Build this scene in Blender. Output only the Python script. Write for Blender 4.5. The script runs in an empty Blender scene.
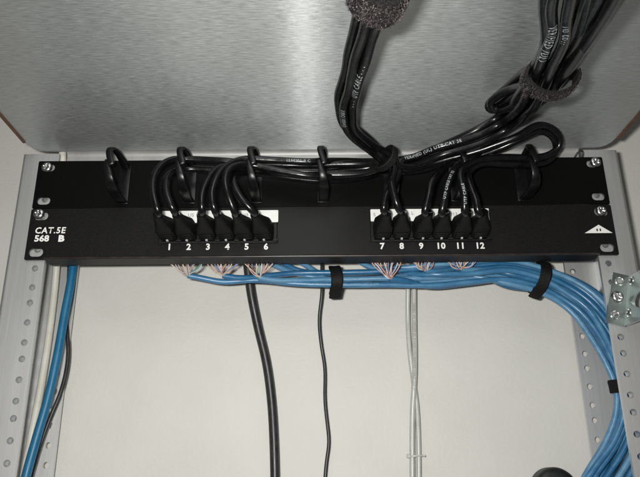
import bpy, bmesh, math, random
from mathutils import Vector, Matrix, noise
from mathutils.geometry import tessellate_polygon
random.seed(7)
sc = bpy.context.scene
C = sc.collection

# ------------------------------------------------------------------ camera, world, lamp, exposure
CAM = Vector((-0.0058, -0.5083, -0.1686))
YAW, PIT, ROL, FPX = 0.0077, 0.3489, -0.0109, 659.87
fw = Vector((math.sin(YAW)*math.cos(PIT), math.cos(YAW)*math.cos(PIT), math.sin(PIT)))
r0 = Vector((math.cos(YAW), -math.sin(YAW), 0)); u0 = r0.cross(fw)
RT = r0*math.cos(ROL) + u0*math.sin(ROL); UP = -r0*math.sin(ROL) + u0*math.cos(ROL)
cd = bpy.data.cameras.new('camera'); cam = bpy.data.objects.new('camera', cd); C.objects.link(cam)
cam.matrix_world = Matrix(((RT.x, UP.x, -fw.x, CAM.x), (RT.y, UP.y, -fw.y, CAM.y), (RT.z, UP.z, -fw.z, CAM.z), (0, 0, 0, 1)))
cd.sensor_width = 36; cd.lens = FPX/640*36; cd.clip_start = 0.01; cd.clip_end = 50
sc.camera = cam

w = bpy.data.worlds.new('World'); sc.world = w; w.use_nodes = True
w.node_tree.nodes['Background'].inputs['Color'].default_value = (1.0, 0.97, 0.93, 1)
w.node_tree.nodes['Background'].inputs['Strength'].default_value = 0.075

ld = bpy.data.lights.new('flash', 'AREA'); ld.shape = 'RECTANGLE'; ld.size = 0.022; ld.size_y = 0.012
ld.energy = 3.35; ld.color = (1.0, 0.985, 0.95)
fl = bpy.data.objects.new('flash', ld); C.objects.link(fl)
fl.location = CAM + RT*(-0.026) + UP*0.013
fl.rotation_euler = (cam.matrix_world.to_3x3() @ Vector((0, 0, 1))).to_track_quat('Z', 'Y').to_euler()

sc.view_settings.view_transform = 'Standard'; sc.view_settings.look = 'None'
sc.view_settings.exposure = 0; sc.view_settings.gamma = 1; sc.view_settings.use_curve_mapping = False

# ------------------------------------------------------------------ measuring helpers (photo 640x477 -> metres)
def ray(px, py):
    return fw + RT*((px-320)/FPX) + UP*((238.5-py)/FPX)
def at(px, py, Y=0.0):            # point at depth Y behind the panel front
    d = ray(px, py); return CAM + d*((Y-CAM.y)/d.y)
def atz(px, py, Z):               # point at height Z
    d = ray(px, py); return CAM + d*((Z-CAM.z)/d.z)

# ------------------------------------------------------------------ materials
def new_mat(name):
    m = bpy.data.materials.new(name); m.use_nodes = True
    nt = m.node_tree; return m, nt, nt.nodes['Principled BSDF']
def nd(nt, t, **kw):
    n = nt.nodes.new(t)
    for k, v in kw.items():
        if k in n.inputs: n.inputs[k].default_value = v
        else: setattr(n, k, v)
    return n
def coords(nt, scale):
    tc = nd(nt, 'ShaderNodeTexCoord'); mp = nd(nt, 'ShaderNodeMapping'); mp.inputs['Scale'].default_value = scale
    nt.links.new(tc.outputs['Object'], mp.inputs['Vector']); return mp.outputs['Vector']
def ramp(nt, src, a, b, p0=0.3, p1=0.7):
    r = nd(nt, 'ShaderNodeValToRGB'); e = r.color_ramp.elements
    e[0].position, e[1].position = p0, p1
    e[0].color = (*a, 1) if len(a) == 3 else a; e[1].color = (*b, 1) if len(b) == 3 else b
    nt.links.new(src, r.inputs['Fac']); return r.outputs['Color']
def bump(nt, bs, src, strength, dist):
    b = nd(nt, 'ShaderNodeBump'); b.inputs['Strength'].default_value = strength; b.inputs['Distance'].default_value = dist
    nt.links.new(src, b.inputs['Height']); nt.links.new(b.outputs['Normal'], bs.inputs['Normal'])

def plain(name, c1, c2, rough=0.5, metal=0.0, scale=60, bs_=0.1, bd=0.0003, spec=0.5, stretch=(1, 1, 1), rvar=0.1):
    m, nt, bs = new_mat(name)
    v = coords(nt, tuple(scale*s for s in stretch))
    n = nd(nt, 'ShaderNodeTexNoise'); n.inputs['Scale'].default_value = 1; n.inputs['Detail'].default_value = 5
    nt.links.new(v, n.inputs['Vector'])
    nt.links.new(ramp(nt, n.outputs['Fac'], c1, c2), bs.inputs['Base Color'])
    mr = nd(nt, 'ShaderNodeMapRange'); mr.inputs['To Min'].default_value = rough-rvar; mr.inputs['To Max'].default_value = rough+rvar
    nt.links.new(n.outputs['Fac'], mr.inputs['Value']); nt.links.new(mr.outputs['Result'], bs.inputs['Roughness'])
    bs.inputs['Metallic'].default_value = metal; bs.inputs['Specular IOR Level'].default_value = spec
    if bs_: bump(nt, bs, n.outputs['Fac'], bs_, bd)
    return m

M = {}
# matt painted wall
m, nt, bs = new_mat('wall_paint'); M['wall'] = m
n1 = nd(nt, 'ShaderNodeTexNoise'); n1.inputs['Scale'].default_value = 22; n1.inputs['Detail'].default_value = 6
n2 = nd(nt, 'ShaderNodeTexNoise'); n2.inputs['Scale'].default_value = 260; n2.inputs['Detail'].default_value = 3
v = coords(nt, (1, 1, 1)); nt.links.new(v, n1.inputs['Vector']); nt.links.new(v, n2.inputs['Vector'])
nt.links.new(ramp(nt, n1.outputs['Fac'], (0.61, 0.60, 0.56), (0.64, 0.63, 0.59)), bs.inputs['Base Color'])
bs.inputs['Roughness'].default_value = 0.6
bump(nt, bs, n2.outputs['Fac'], 0.32, 0.0008)
# brushed shelf
def brushed(name, base, axis, rough, aniso, tan, strength=0.25, fine=800, coarse=80, rot=0.0, con=1.0):
    m, nt, bs = new_mat(name)
    sc3 = {'x': (coarse, fine, fine), 'z': (fine, fine, coarse)}[axis]
    v = coords(nt, sc3)
    n = nd(nt, 'ShaderNodeTexNoise'); n.inputs['Scale'].default_value = 1; n.inputs['Detail'].default_value = 4
    nt.links.new(v, n.inputs['Vector'])
    v2 = coords(nt, (7, 7, 7)); n2 = nd(nt, 'ShaderNodeTexNoise'); n2.inputs['Scale'].default_value = 1; n2.inputs['Detail'].default_value = 4
    nt.links.new(v2, n2.inputs['Vector'])
    a = ramp(nt, n.outputs['Fac'], tuple(c*(1-0.22*con) for c in base), tuple(min(1, c*(1+0.12*con)) for c in base), 0.3, 0.72)
    b = ramp(nt, n2.outputs['Fac'], (1-0.1*con, 1-0.1*con, 1-0.1*con), (1, 1, 1))
    mx = nd(nt, 'ShaderNodeMixRGB', blend_type='MULTIPLY'); mx.inputs['Fac'].default_value = 1
    nt.links.new(a, mx.inputs[1]); nt.links.new(b, mx.inputs[2]); nt.links.new(mx.outputs['Color'], bs.inputs['Base Color'])
    mr = nd(nt, 'ShaderNodeMapRange'); mr.inputs['To Min'].default_value = rough-0.12*con; mr.inputs['To Max'].default_value = rough+0.12*con
    nt.links.new(n.outputs['Fac'], mr.inputs['Value'])
    m2 = nd(nt, 'ShaderNodeMapRange'); m2.inputs['From Min'].default_value = 0.35; m2.inputs['From Max'].default_value = 0.65; m2.inputs['To Min'].default_value = -0.04*con; m2.inputs['To Max'].default_value = 0.04*con
    nt.links.new(n2.outputs['Fac'], m2.inputs['Value']); ad = nd(nt, 'ShaderNodeMath', operation='ADD')
    nt.links.new(mr.outputs['Result'], ad.inputs[0]); nt.links.new(m2.outputs['Result'], ad.inputs[1]); nt.links.new(ad.outputs[0], bs.inputs['Roughness'])
    bs.inputs['Metallic'].default_value = 1
    bs.inputs['Anisotropic'].default_value = aniso; bs.inputs['Anisotropic Rotation'].default_value = rot
    t = nd(nt, 'ShaderNodeCombineXYZ')
    for i, q in enumerate(tan): t.inputs[i].default_value = q
    nt.links.new(t.outputs[0], bs.inputs['Tangent'])
    bump(nt, bs, n.outputs['Fac'], strength, 0.00018 if axis == 'x' else 0.00012)
    return m
M['shelf'] = brushed('brushed_aluminium', (0.615, 0.64, 0.64), 'x', 0.54, 0.60, (0.018, 1, 0), 1.0, fine=1100, coarse=130, con=0.8)
nt = M['shelf'].node_tree; bs = nt.nodes['Principled BSDF']; out = nt.nodes['Material Output']
ga = nd(nt, 'ShaderNodeBsdfAnisotropic'); ga.inputs['Roughness'].default_value = 0.47; ga.inputs['Anisotropy'].default_value = -0.86
for k in ('Normal', 'Tangent'): nt.links.new(bs.inputs[k].links[0].from_socket, ga.inputs[k])
nt.links.new(bs.inputs['Base Color'].links[0].from_socket, ga.inputs['Color'])
ms = nd(nt, 'ShaderNodeMixShader'); ms.inputs[0].default_value = 0.045
nt.links.new(bs.outputs[0], ms.inputs[1]); nt.links.new(ga.outputs[0], ms.inputs[2]); nt.links.new(ms.outputs[0], out.inputs['Surface'])
M['lip'] = plain('dull_aluminium', (0.30, 0.30, 0.29), (0.38, 0.38, 0.37), 0.5, metal=0.3, scale=60, bs_=0.05)
M['post'] = brushed('extruded_aluminium', (0.75, 0.755, 0.75), 'z', 0.53, 0.0, (0, 0, 1), 0.04, 600, 12, con=0.26)
M['shade_strip'] = plain('brown_shade_strip', (0.07, 0.032, 0.018), (0.13, 0.06, 0.03), 0.6)  # brown colour stands in for the dark shadow line beside the shelf
M['panel'] = plain('black_powder_coat', (0.005, 0.005, 0.005), (0.008, 0.0076, 0.0072), 0.45, scale=900, bs_=0.25, bd=0.0001, spec=0.22)
M['panel_top'] = plain('black_gloss_panel', (0.0025, 0.0025, 0.0025), (0.004, 0.004, 0.004), 0.42, scale=900, bs_=0.2, bd=0.0001, spec=0.09)
M['edge'] = plain('highlight_black_edge', (0.012, 0.010, 0.009), (0.030, 0.022, 0.018), 0.33, scale=120, bs_=0.1, spec=0.5)  # edge highlight put into a lighter colour and stronger gloss
M['ring'] = plain('black_ring_plastic', (0.003, 0.003, 0.0035), (0.005, 0.005, 0.0055), 0.32, scale=300, bs_=0.05, spec=0.35)
M['cord'] = plain('black_cable_jacket', (0.0025, 0.0025, 0.003), (0.0055, 0.0055, 0.006), 0.25, scale=170, bs_=0.35, bd=0.0005, spec=0.42, rvar=0.09)
M['boot'] = plain('black_boot_rubber', (0.004, 0.004, 0.004), (0.008, 0.008, 0.008), 0.5, scale=400, bs_=0.1, spec=0.25)
M['black_wire'] = plain('black_wire_jacket', (0.015, 0.015, 0.016), (0.03, 0.03, 0.03), 0.38, scale=200, bs_=0.2, bd=0.0003)
M['blue'] = plain('blue_cable_jacket', (0.03, 0.13, 0.265), (0.07, 0.21, 0.365), 0.33, scale=70, bs_=0.3, bd=0.0006, stretch=(1, 2, 2))
M['blue2'] = plain('blue_cable_jacket_pale', (0.065, 0.19, 0.33), (0.115, 0.27, 0.42), 0.36, scale=110, bs_=0.4, bd=0.0006, stretch=(1, 2, 2))
M['blue3'] = plain('blue_cable_jacket_deep', (0.016, 0.10, 0.22), (0.035, 0.155, 0.295), 0.32, scale=90, bs_=0.4, bd=0.0006, stretch=(1, 2, 2))
M['blue_print'] = plain('faint_print', (0.16, 0.26, 0.36), (0.30, 0.40, 0.50), 0.6, scale=700, bs_=0)
M['teal'] = plain('deep_blue_cable_jacket', (0.004, 0.105, 0.215), (0.007, 0.13, 0.26), 0.42, scale=120, bs_=0.1)
M['white_cable'] = plain('ivory_cable_jacket', (0.52, 0.51, 0.44), (0.60, 0.585, 0.52), 0.45, scale=80)
M['grey_cable'] = plain('pale_grey_cable_jacket', (0.44, 0.44, 0.41), (0.52, 0.52, 0.49), 0.3, scale=120, bs_=0.1)
M['white'] = plain('white_print', (0.72, 0.72, 0.69), (0.78, 0.78, 0.75), 0.6, bs_=0)
M['label'] = plain('white_label_card', (0.68, 0.69, 0.66), (0.76, 0.77, 0.74), 0.55, scale=200, bs_=0.05)
M['ink'] = plain('grey_ink', (0.10, 0.10, 0.10), (0.16, 0.16, 0.16), 0.7, bs_=0)
M['cord_print'] = plain('pale_cord_print', (0.05, 0.06, 0.065), (0.55, 0.60, 0.61), 0.6, scale=900, bs_=0)
M['steel'] = plain('nickel_screw', (0.55, 0.55, 0.54), (0.72, 0.72, 0.70), 0.22, metal=1, scale=500, bs_=0.1)
M['zinc'] = plain('green_zinc_plate', (0.38, 0.44, 0.43), (0.54, 0.58, 0.57), 0.33, metal=1.0, scale=90, bs_=0.15, bd=0.0004)
M['clear'] = plain('clear_plug_plastic', (0.42, 0.42, 0.42), (0.5, 0.5, 0.5), 0.2, bs_=0)
M['rubber'] = plain('black_rubber', (0.008, 0.008, 0.009), (0.014, 0.014, 0.014), 0.45, scale=200, bs_=0.1)
# woven hook-and-loop
m, nt, bs = new_mat('black_hook_and_loop'); M['velcro'] = m
v = coords(nt, (1, 1, 1))
vo = nd(nt, 'ShaderNodeTexVoronoi'); vo.inputs['Scale'].default_value = 1700; nt.links.new(v, vo.inputs['Vector'])
no = nd(nt, 'ShaderNodeTexNoise'); no.inputs['Scale'].default_value = 1500; no.inputs['Detail'].default_value = 6; nt.links.new(v, no.inputs['Vector'])
nt.links.new(ramp(nt, no.outputs['Fac'], (0.004, 0.004, 0.004), (0.024, 0.020, 0.019), 0.45, 0.75), bs.inputs['Base Color'])
bs.inputs['Roughness'].default_value = 0.75; bs.inputs['Specular IOR Level'].default_value = 0.25
bump(nt, bs, vo.outputs['Distance'], 0.8, 0.0008)
M['velcro_dark'] = plain('flat_black_strap', (0.003, 0.003, 0.003), (0.008, 0.008, 0.008), 0.65, scale=900, bs_=0.5, bd=0.0004, spec=0.2)
M['fibre'] = plain('strap_fibre', (0.012, 0.010, 0.010), (0.085, 0.068, 0.068), 0.5, scale=900, bs_=0)
WIRE = []
for nm, c in (('orange', (0.50, 0.27, 0.20)), ('white_orange', (0.62, 0.45, 0.37)), ('green', (0.10, 0.30, 0.16)), ('white_green', (0.50, 0.58, 0.50)),
              ('blue', (0.16, 0.22, 0.40)), ('white_blue', (0.50, 0.54, 0.64)), ('brown', (0.20, 0.10, 0.06)), ('white_brown', (0.56, 0.46, 0.41))):
    WIRE.append(plain(nm+'_wire', tuple(q*0.9 for q in c), c, 0.4, bs_=0))

# ------------------------------------------------------------------ object helpers
def link(name, me, mat, parent=None, smooth=False):
    o = bpy.data.objects.new(name, me); C.objects.link(o)
    if mat is not None: me.materials.append(mat)
    if smooth: me.polygons.foreach_set('use_smooth', [True]*len(me.polygons))
    if parent is not None: o.parent = parent
    return o
def obj(name, bm, mat, parent=None, smooth=False, angle=None):
    me = bpy.data.meshes.new(name)
    bmesh.ops.recalc_face_normals(bm, faces=bm.faces)
    if angle is not None:
        for f in bm.faces: f.smooth = True
        for e in bm.edges:
            if len(e.link_faces) == 2 and e.calc_face_angle(0) > math.radians(angle): e.smooth = False
    bm.to_mesh(me); bm.free(); return link(name, me, mat, parent, smooth)
def tag(o, label, cat, group=None, kind=None):
    if kind: o['kind'] = kind
    if label: o['label'] = label
    if cat: o['category'] = cat
    if group: o['group'] = group
    return o
def empty(name, loc=(0, 0, 0)):
    o = bpy.data.objects.new(name, None); C.objects.link(o); o.location = loc; o.empty_display_size = 0.01; return o
def box(bm, x0, x1, y0, y1, z0, z1, bev=0.0):
    b2 = bmesh.new(); bmesh.ops.create_cube(b2, size=1)
    for v in b2.verts: v.co = Vector(((x0+x1)/2+v.co.x*(x1-x0), (y0+y1)/2+v.co.y*(y1-y0), (z0+z1)/2+v.co.z*(z1-z0)))
    if bev: bmesh.ops.bevel(b2, geom=b2.edges[:], offset=bev, segments=2, affect='EDGES', profile=0.5)
    me = bpy.data.meshes.new('tmp'); b2.to_mesh(me); b2.free(); bm.from_mesh(me); bpy.data.meshes.remove(me)
def circ(cx, cz, r, n=18, rz=None, ph=0.0):
    rz = rz or r
    return [(cx+r*math.cos(2*math.pi*k/n+ph), cz+rz*math.sin(2*math.pi*k/n+ph)) for k in range(n)]
def slot(cx, cz, hw, hr, n=8):       # stadium: half length hw, radius hr
    o = []
    for k in range(n+1): a = -math.pi/2+math.pi*k/n; o.append((cx+hw-hr+hr*math.cos(a), cz+hr*math.sin(a)))
    for k in range(n+1): a = math.pi/2+math.pi*k/n; o.append((cx-hw+hr+hr*math.cos(a), cz+hr*math.sin(a)))
    return o
def plate(bm, outer, holes, y0, y1, xf=None):   # flat plate in xz, front y0, back y1, with true holes
    loops = [outer]+holes
    tri = tessellate_polygon([[Vector((a, b, 0)) for a, b in L] for L in loops])
    flat = [p for L in loops for p in L]
    T = xf or (lambda v: v)
    F = [bm.verts.new(T(Vector((a, y0, b)))) for a, b in flat]; B = [bm.verts.new(T(Vector((a, y1, b)))) for a, b in flat]
    for t in tri:
        try: bm.faces.new([F[i] for i in t]); bm.faces.new([B[i] for i in reversed(t)])
        except ValueError: pass
    k = 0
    for L in loops:
        n = len(L)
        for i in range(n):
            j = (i+1) % n
            bm.faces.new((F[k+i], F[k+j], B[k+j], B[k+i]))
        k += n
def rrect(x0, x1, z0, z1, r, n=5):
    o = []
    for cx, cz, a0 in ((x1-r, z1-r, 0), (x0+r, z1-r, 90), (x0+r, z0+r, 180), (x1-r, z0+r, 270)):
        for k in range(n+1):
            a = math.radians(a0+90*k/n); o.append((cx+r*math.cos(a), cz+r*math.sin(a)))
    return o

# splines, tubes and lettering on tubes
def spline(P, step=0.0025):
    P = [Vector(p) for p in P]; out = []
    Q = [P[0]*2-P[1]]+P+[P[-1]*2-P[-2]]
    for i in range(1, len(Q)-2):
        a, b, c, d = Q[i-1], Q[i], Q[i+1], Q[i+2]
        t0 = 0; t1 = max(1e-6, (b-a).length**.5); t2 = t1+max(1e-6, (c-b).length**.5); t3 = t2+max(1e-6, (d-c).length**.5)
        n = max(2, int((c-b).length/step))
        for k in range(n):
            t = t1+(t2-t1)*k/n
            A1 = a*((t1-t)/(t1-t0))+b*((t-t0)/(t1-t0)); A2 = b*((t2-t)/(t2-t1))+c*((t-t1)/(t2-t1)); A3 = c*((t3-t)/(t3-t2))+d*((t-t2)/(t3-t2))
            B1 = A1*((t2-t)/(t2-t0))+A2*((t-t0)/(t2-t0)); B2 = A2*((t3-t)/(t3-t1))+A3*((t-t1)/(t3-t1))
            out.append(B1*((t2-t)/(t2-t1))+B2*((t-t1)/(t2-t1)))
    out.append(P[-1].copy())
    for _ in range(2):
        out = [out[0]]+[(out[i-1]+out[i]*2+out[i+1])/4 for i in range(1, len(out)-1)]+[out[-1]]
    return out
def tangents(S):
    n = len(S); return [(S[min(n-1, i+1)]-S[max(0, i-1)]).normalized() for i in range(n)]
def tube(bm, S, r, sides=12, rf=None):
    T = tangents(S); nrm = T[0].orthogonal().normalized(); rings = []
    for i, p in enumerate(S):
        nrm = (nrm-T[i]*nrm.dot(T[i])).normalized(); b = T[i].cross(nrm); rr = rf(i/(len(S)-1)) if rf else r
        rings.append([bm.verts.new(p+(nrm*math.cos(2*math.pi*k/sides)+b*math.sin(2*math.pi*k/sides))*rr) for k in range(sides)])
    for A, B in zip(rings, rings[1:]):
        for k in range(sides): bm.faces.new((A[k], A[(k+1) % sides], B[(k+1) % sides], B[k]))
    bm.faces.new(rings[0][::-1]); bm.faces.new(rings[-1])
def cable(name, P, r, mat, parent=None, sides=12, step=0.0025):
    S = spline(P, step); bm = bmesh.new(); tube(bm, S, r, sides)
    o = obj(name, bm, mat, parent, angle=50); return o, S
TXT = {}
def text_mesh(s, size, bold=0.0, shear=0.0, space=1.0, align='CENTER'):
    cu = bpy.data.curves.new('lettering', 'FONT'); cu.body = s; cu.size = size; cu.offset = bold; cu.shear = shear
    cu.space_character = space; cu.align_x = align; cu.resolution_u = 2; cu.fill_mode = 'FRONT' if hasattr(cu, 'fill_mode') else cu.fill_mode
    o = bpy.data.objects.new('t', cu); C.objects.link(o)
    dg = bpy.context.evaluated_depsgraph_get(); dg.update()
    me = bpy.data.meshes.new_from_object(o.evaluated_get(dg)); bpy.data.objects.remove(o); return me
def panel_text(name, s, x, z, size, mat, parent, y=-0.00025, bold=0.0, shear=0.0, sx=1.0, space=1.0):
    me = text_mesh(s, size, bold, shear, space)
    for v in me.vertices: v.co = Vector((x+v.co.x*sx, y, z+v.co.y))
    me.materials.clear(); return link(name, me, mat, parent)
def cord_text(s, S, r, start, size, parent, mat=None, rev=False, side=0.0, space=1.15, bold=0.00006):
    """print a string along the tube S, starting the given distance along, on the flank that faces the front"""
    me = text_mesh(s, size, bold, 0, space, 'LEFT')
    bm = bmesh.new(); bm.from_mesh(me); bm.faces.ensure_lookup_table()
    bmesh.ops.triangulate(bm, faces=bm.faces[:])
    for _ in range(4):
        es = [e for e in bm.edges if e.calc_length() > 0.0006]
        if not es: break
        bmesh.ops.subdivide_edges(bm, edges=es, cuts=1); bmesh.ops.triangulate(bm, faces=[f for f in bm.faces if len(f.verts) > 3])
    P = S[::-1] if rev else S; T = tangents(P)
    L = [0.0]
    for a, b in zip(P, P[1:]): L.append(L[-1]+(b-a).length)
    def frame(d):
        d = min(max(d, 0), L[-1]-1e-6)
        lo = 0
        while L[lo+1] < d: lo += 1
        f = (d-L[lo])/max(1e-9, L[lo+1]-L[lo]); p = P[lo].lerp(P[lo+1], f); t = T[lo].lerp(T[lo+1], f).normalized()
        n = CAM-p; n = (n-t*n.dot(t)).normalized(); return p, t, n
    for v in bm.verts:
        p, t, n = frame(start+v.co.x); a = (v.co.y-size*0.36)/r+side; up = n.cross(t)
        v.co = p+(n*math.cos(a)+up*math.sin(a))*(r+0.00016)
    me2 = bpy.data.meshes.new('lettering'); bm.to_mesh(me2); bm.free()
    return link('lettering', me2, mat or M['cord_print'], parent)

# ------------------------------------------------------------------ the setting: wall
WALL_Y = 0.093
bm = bmesh.new(); box(bm, -1.6, 1.6, WALL_Y, WALL_Y+0.05, -1.4, 1.3)
tag(obj('wall', bm, M['wall']), 'off-white painted wall behind the rack', None, kind='structure')

# ------------------------------------------------------------------ rack posts
ZT, ZB = 0.0965, -0.40
HOLE_X = 0.2325
h = -0.0066; HOLES = []
z = h; pat = [15.875, 12.7, 15.875]; i = 0
zz = h
while zz > -0.36:
    HOLES.append(zz); zz -= pat[i % 3]/1000; i += 1
zz = h; i = 0; patu = [15.875, 12.7, 15.875]
for q in (15.875, 12.7, 15.875, 15.875, 12.7, 15.875):
    zz += q/1000
    if zz < ZT-0.006: HOLES.append(zz)
HOLES.sort()
def post(sign, label):
    root = empty('rack_post', (sign*0.245, 0.002, ZB))
    th = 0.003; xi, xo = 0.2255, 0.257; y0, y1 = 0.002, 0.0782; R = 0.0031
    bm = bmesh.new()
    for (ya, yb) in ((y0, y0+th), (y1-th, y1)):
        outer = [(xi, ZB), (xo-R, ZB), (xo-R, ZT), (xi, ZT)]
        plate(bm, outer, [circ(HOLE_X, hz, 0.0026, 16) for hz in HOLES], ya, yb)
    for hz in HOLES:
        plate(bm, circ(HOLE_X, hz, 0.0042, 16), [circ(HOLE_X, hz, 0.0026, 16)], y0+th+0.00005, y0+th+0.005)
    prof = []
    def arc(cx, cy, r, a0, a1, n=7): return [(cx+r*math.cos(math.radians(a0+(a1-a0)*k/n)), cy+r*math.sin(math.radians(a0+(a1-a0)*k/n))) for k in range(n+1)]
    po = arc(xo-R, y0+R, R, -90, 0)+arc(xo-R, y1-R, R, 0, 90); pi = arc(xo-R, y0+R, R-th, -90, 0)+arc(xo-R, y1-R, R-th, 0, 90)
    for A in (po, pi):
        for a, b in zip(A, A[1:]):
            vs = [bm.verts.new((a[0], a[1], ZB)), bm.verts.new((b[0], b[1], ZB)), bm.verts.new((b[0], b[1], ZT)), bm.verts.new((a[0], a[1], ZT))]; bm.faces.new(vs)
    for Z in (ZB, ZT):
        for k in range(len(po)-1):
            bm.faces.new([bm.verts.new((q[0], q[1], Z)) for q in (po[k], po[k+1], pi[k+1], pi[k])])
    bmesh.ops.remove_doubles(bm, verts=bm.verts, dist=0.00005)
    # small roll on the inner edges
    inv = root.location
    for v in bm.verts: v.co = Vector((sign*v.co.x-inv.x, v.co.y-inv.y, v.co.z-inv.z))
    obj('channel', bm, M['post'], root)
    return tag(root, label, 'rack post', 'two aluminium posts of the rack')
post(-1, 'drilled aluminium rack post at the left, with white and blue cables running in it')
post(1, 'drilled aluminium rack post at the right, carrying the green zinc bracket')

# ------------------------------------------------------------------ shelf over the panels
shelf = empty('metal_shelf', (0, 0.004, 0.0985))
def loc(bm, root):
    for v in bm.verts: v.co -= root.location
bm = bmesh.new()
XS = 0.2485; zt = 0.0985; th = 0.002
cs = [(0.2485, -0.46), (0.2485, -0.018), (0.2476, -0.009), (0.2452, -0.003), (0.2415, 0.0005), (0.236, 0.0018)]
outl = [(x, y) for x, y in cs]+[(-x, y) for x, y in reversed(cs)]
nbot = [bm.verts.new((x, y, zt)) for x, y in outl]; ntop = [bm.verts.new((x, y, zt+th)) for x, y in outl]
bm.faces.new(nbot); bm.faces.new(ntop[::-1])
for k in range(len(outl)):
    j = (k+1) % len(outl); bm.faces.new((nbot[k], nbot[j], ntop[j], ntop[k]))
loc(bm, shelf); obj('shelf_plate', bm, M['shelf'], shelf)
bm = bmesh.new()      # folded rear lip, between the posts, with a soft bend
N = 6; pr = [(0.0022+0.0035*(1-math.cos(a)), zt-0.0003-0.0035*math.sin(a)+0) for a in [math.pi/2*k/N for k in range(N+1)]]
pr = [(0.0006+0.0040*math.sin(math.pi/2*k/N), zt-0.0002-0.0040*(1-math.cos(math.pi/2*k/N))) for k in range(N+1)]+[(0.0046, 0.080)]
pr += [(0.0060, 0.080)]+[(y+0.0014, z+0.0002) for y, z in pr[-2::-1]]
A = [bm.verts.new((-0.2195, y, z)) for y, z in pr]; B = [bm.verts.new((0.2235, y, z)) for y, z in pr]
for k in range(len(pr)):
    j = (k+1) % len(pr); bm.faces.new((A[k], B[k], B[j], A[j]))
bm.faces.new(A[::-1]); bm.faces.new(B)
loc(bm, shelf); obj('rear_lip', bm, M['lip'], shelf)
for s in (-1, 1):  # added strips that draw the shadow line along the shelf's sides
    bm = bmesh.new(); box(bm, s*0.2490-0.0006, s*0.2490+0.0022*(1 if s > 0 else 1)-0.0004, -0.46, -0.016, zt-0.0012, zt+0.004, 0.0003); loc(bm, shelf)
    obj('edge_shade_strip', bm, M['shade_strip'], shelf)
tag(shelf, 'wide brushed aluminium shelf seen from below, over the black panels', 'shelf')

# ------------------------------------------------------------------ screws
def screw_mesh(r=0.0046, hgt=0.0026):
    bm = bmesh.new(); nr, na = 12, 40; rings = []
    c = bm.verts.new((0, -hgt+0.0013, 0))
    for i in range(1, nr+1):
        q = i/nr; ring = []
        for k in range(na):
            a = 2*math.pi*k/na; x, z = r*q*math.cos(a), r*q*math.sin(a)
            y = -hgt*(1-q**2.6)**0.5 if q < 1 else 0
            cr = (abs(x) < 0.00062 and abs(z) < 0.0026) or (abs(z) < 0.00062 and abs(x) < 0.0026)
            if cr: y = min(-0.0002, y+0.0015*(1-q*0.9))
            ring.append(bm.verts.new((x, y, z)))
        rings.append(ring)
    for k in range(na): bm.faces.new((c, rings[0][k], rings[0][(k+1) % na]))
    for A, B in zip(rings, rings[1:]):
        for k in range(na): bm.faces.new((A[k], B[k], B[(k+1) % na], A[(k+1) % na]))
    bmesh.ops.recalc_face_normals(bm, faces=bm.faces)
    me = bpy.data.meshes.new('screw'); bm.to_mesh(me); bm.free(); me.materials.append(M['steel'])
    me.polygons.foreach_set('use_smooth', [True]*len(me.polygons)); return me
SCREW = screw_mesh()
def screw(p, parent, rot, s=1.0):
    o = bpy.data.objects.new('screw', SCREW); C.objects.link(o); o.parent = parent
    o.location = Vector(p)-parent.location; o.rotation_euler = (0, rot, 0); o.scale = (s, s, s); return o

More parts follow.
